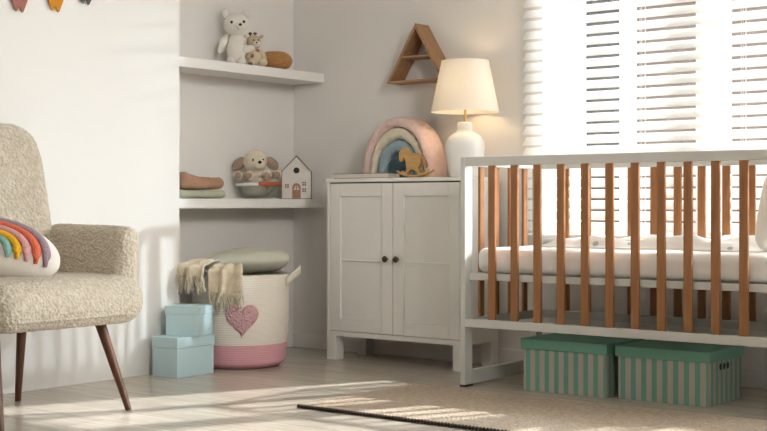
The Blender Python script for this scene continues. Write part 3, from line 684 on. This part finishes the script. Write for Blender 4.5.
# book
t = thing('book', 'thin closed book lying flat on the cabinet', 'book', (0.445, -0.245, ZC))
MB().box((-0.165, -0.048, 0.003), (0.160, 0.042, 0.021)).build('pages', M['paper'], t, smooth=0)
b = MB(); b.box((-0.17, -0.050, 0), (0.165, 0.045, 0.003)); b.box((-0.17, -0.050, 0.021), (0.165, 0.045, 0.024)); b.box((-0.17, 0.042, 0.003), (0.165, 0.045, 0.021)); b.build('cover', M['cover'], t, smooth=0)
# lamp
t = thing('table_lamp', 'lit table lamp with white ceramic base and cream shade on the cabinet', 'lamp', (0.955, -0.165, ZC))
MB().lathe([(0.066, 0), (0.070, 0.004), (0.078, 0.04), (0.087, 0.09), (0.091, 0.13), (0.088, 0.16), (0.076, 0.184), (0.055, 0.200), (0.040, 0.208), (0.035, 0.220), (0.035, 0.248), (0.030, 0.253), (0.004, 0.254)], 40).build('base', M['lamp'], t, smooth=60)
MB().tube([(0, 0, 0.253), (0, 0, 0.345)], 0.006, 12).build('stem', M['brass'], t)
MB().ell((0, 0, 0.385), (0.026, 0.026, 0.040), 20).build('bulb', M['bulb'], t, smooth=180)
b = MB(); b.lathe([(0.158, 0.300), (0.1555, 0.306), (0.1095, 0.532), (0.109, 0.536), (0.1065, 0.535), (0.1075, 0.531), (0.1535, 0.306), (0.156, 0.300)], 64, cap0=False, cap1=False)
sh = b.build('lamp_shade', M['shade'], t, smooth=60)
b = MB()
for a in (0, 120, 240): b.tube([(0, 0, 0.531), (0.108*math.cos(R(a)), 0.108*math.sin(R(a)), 0.531)], 0.0015, 6)
b.tube([(0.02*math.cos(R(a)), 0.02*math.sin(R(a)), 0.531) for a in range(0, 360, 30)], 0.0015, 6, closed=True)
for s in (-1, 1): b.tube([(s*0.02, 0, 0.531), (s*0.034, 0, 0.46), (s*0.034, 0, 0.38), (s*0.006, 0, 0.34)], 0.0015, 6)
b.build('shade_ring', M['brass'], t)
bulb = light('lamp_light', 'POINT', (0.955, -0.165, ZC+0.40), 3.4, (1.0, 0.74, 0.48), shadow_soft_size=0.03)
# triangle shelf on the wall
t = thing('triangle_shelf', 'oak triangle shelf hung on the wall beside the lamp', 'shelf', (0.628, -0.055, 1.335))
HW2, HH = 0.172, 0.28; n3 = 0.013
def offs(p, q, d):   # board between two outline points, thickness to the inside
    v = Vector((q[0]-p[0], q[1]-p[1])).normalized(); nrm = Vector((-v.y, v.x))*d; return nrm
A0, B0, T0 = (-HW2, 0), (HW2, 0), (0, HH)
k = n3/(HH/math.hypot(HW2, HH)); kz = n3/(HW2/math.hypot(HW2, HH))
MB().prism([A0, T0, (0, HH-kz), (-HW2+k, 0)], -0.055, 0.055).build('left_board', M['oak'], t, smooth=0)
MB().prism([B0, (HW2-k, 0), (0, HH-kz), T0], -0.055, 0.055).build('right_board', M['oak'], t, smooth=0)
MB().box((-HW2+0.012, -0.054, 0), (HW2-0.012, 0.054, 0.011)).build('bottom_board', M['oak'], t, smooth=0)
zz = 0.122; xx = HW2*(1-zz/HH)-k
MB().box((-xx, -0.052, zz-0.005), (xx, 0.054, zz+0.005)).build('inner_shelf', M['oak'], t, smooth=0)

# ================================================================ bunting at the top of the left wall
t = thing('bunting', 'string of swallow-tailed felt pennants along the top of the left wall', 'bunting', (0.006, -1.80, 1.6))
def rope(y): return 0.13+0.12*(y+0.0)*0.35+0.05*(y-0.05)**2
b = MB(); b.tube([(0.008, y/50, rope(y/50)) for y in range(-35, 38)], 0.002, 6); b.build('string', M['twine'], t)
def flag(y, zt, m, w, lb):
    ztop = rope(y); n = []
    pts = [(y-w, ztop), (y+w, ztop), (y+0.020, zt+0.002), (y+0.014, zt), (y+0.003, zt+0.024), (y-0.011, zt+0.003), (y-0.017, zt+0.006)]
    b = MB()
    a = [b.bm.verts.new((0.006+0.0, p, z)) for p, z in pts]; c = [b.bm.verts.new((0.010, p, z)) for p, z in pts]
    b.bm.faces.new(a); b.bm.faces.new(c[::-1])
    for i in range(len(pts)): b.bm.faces.new((a[i], c[i], c[(i+1)%len(pts)], a[(i+1)%len(pts)]))
    o = b.build('pennant', m, t, smooth=0); o['label'] = lb
flag(-0.125, 1.512-1.6, M['flagpink'], 0.11, 'dusty brick felt pennant'); flag(0.052, 1.534-1.6, M['flagorange'], 0.105, 'ochre felt pennant'); flag(0.207, 1.582-1.6, M['flagdark'], 0.10, 'charcoal felt pennant')
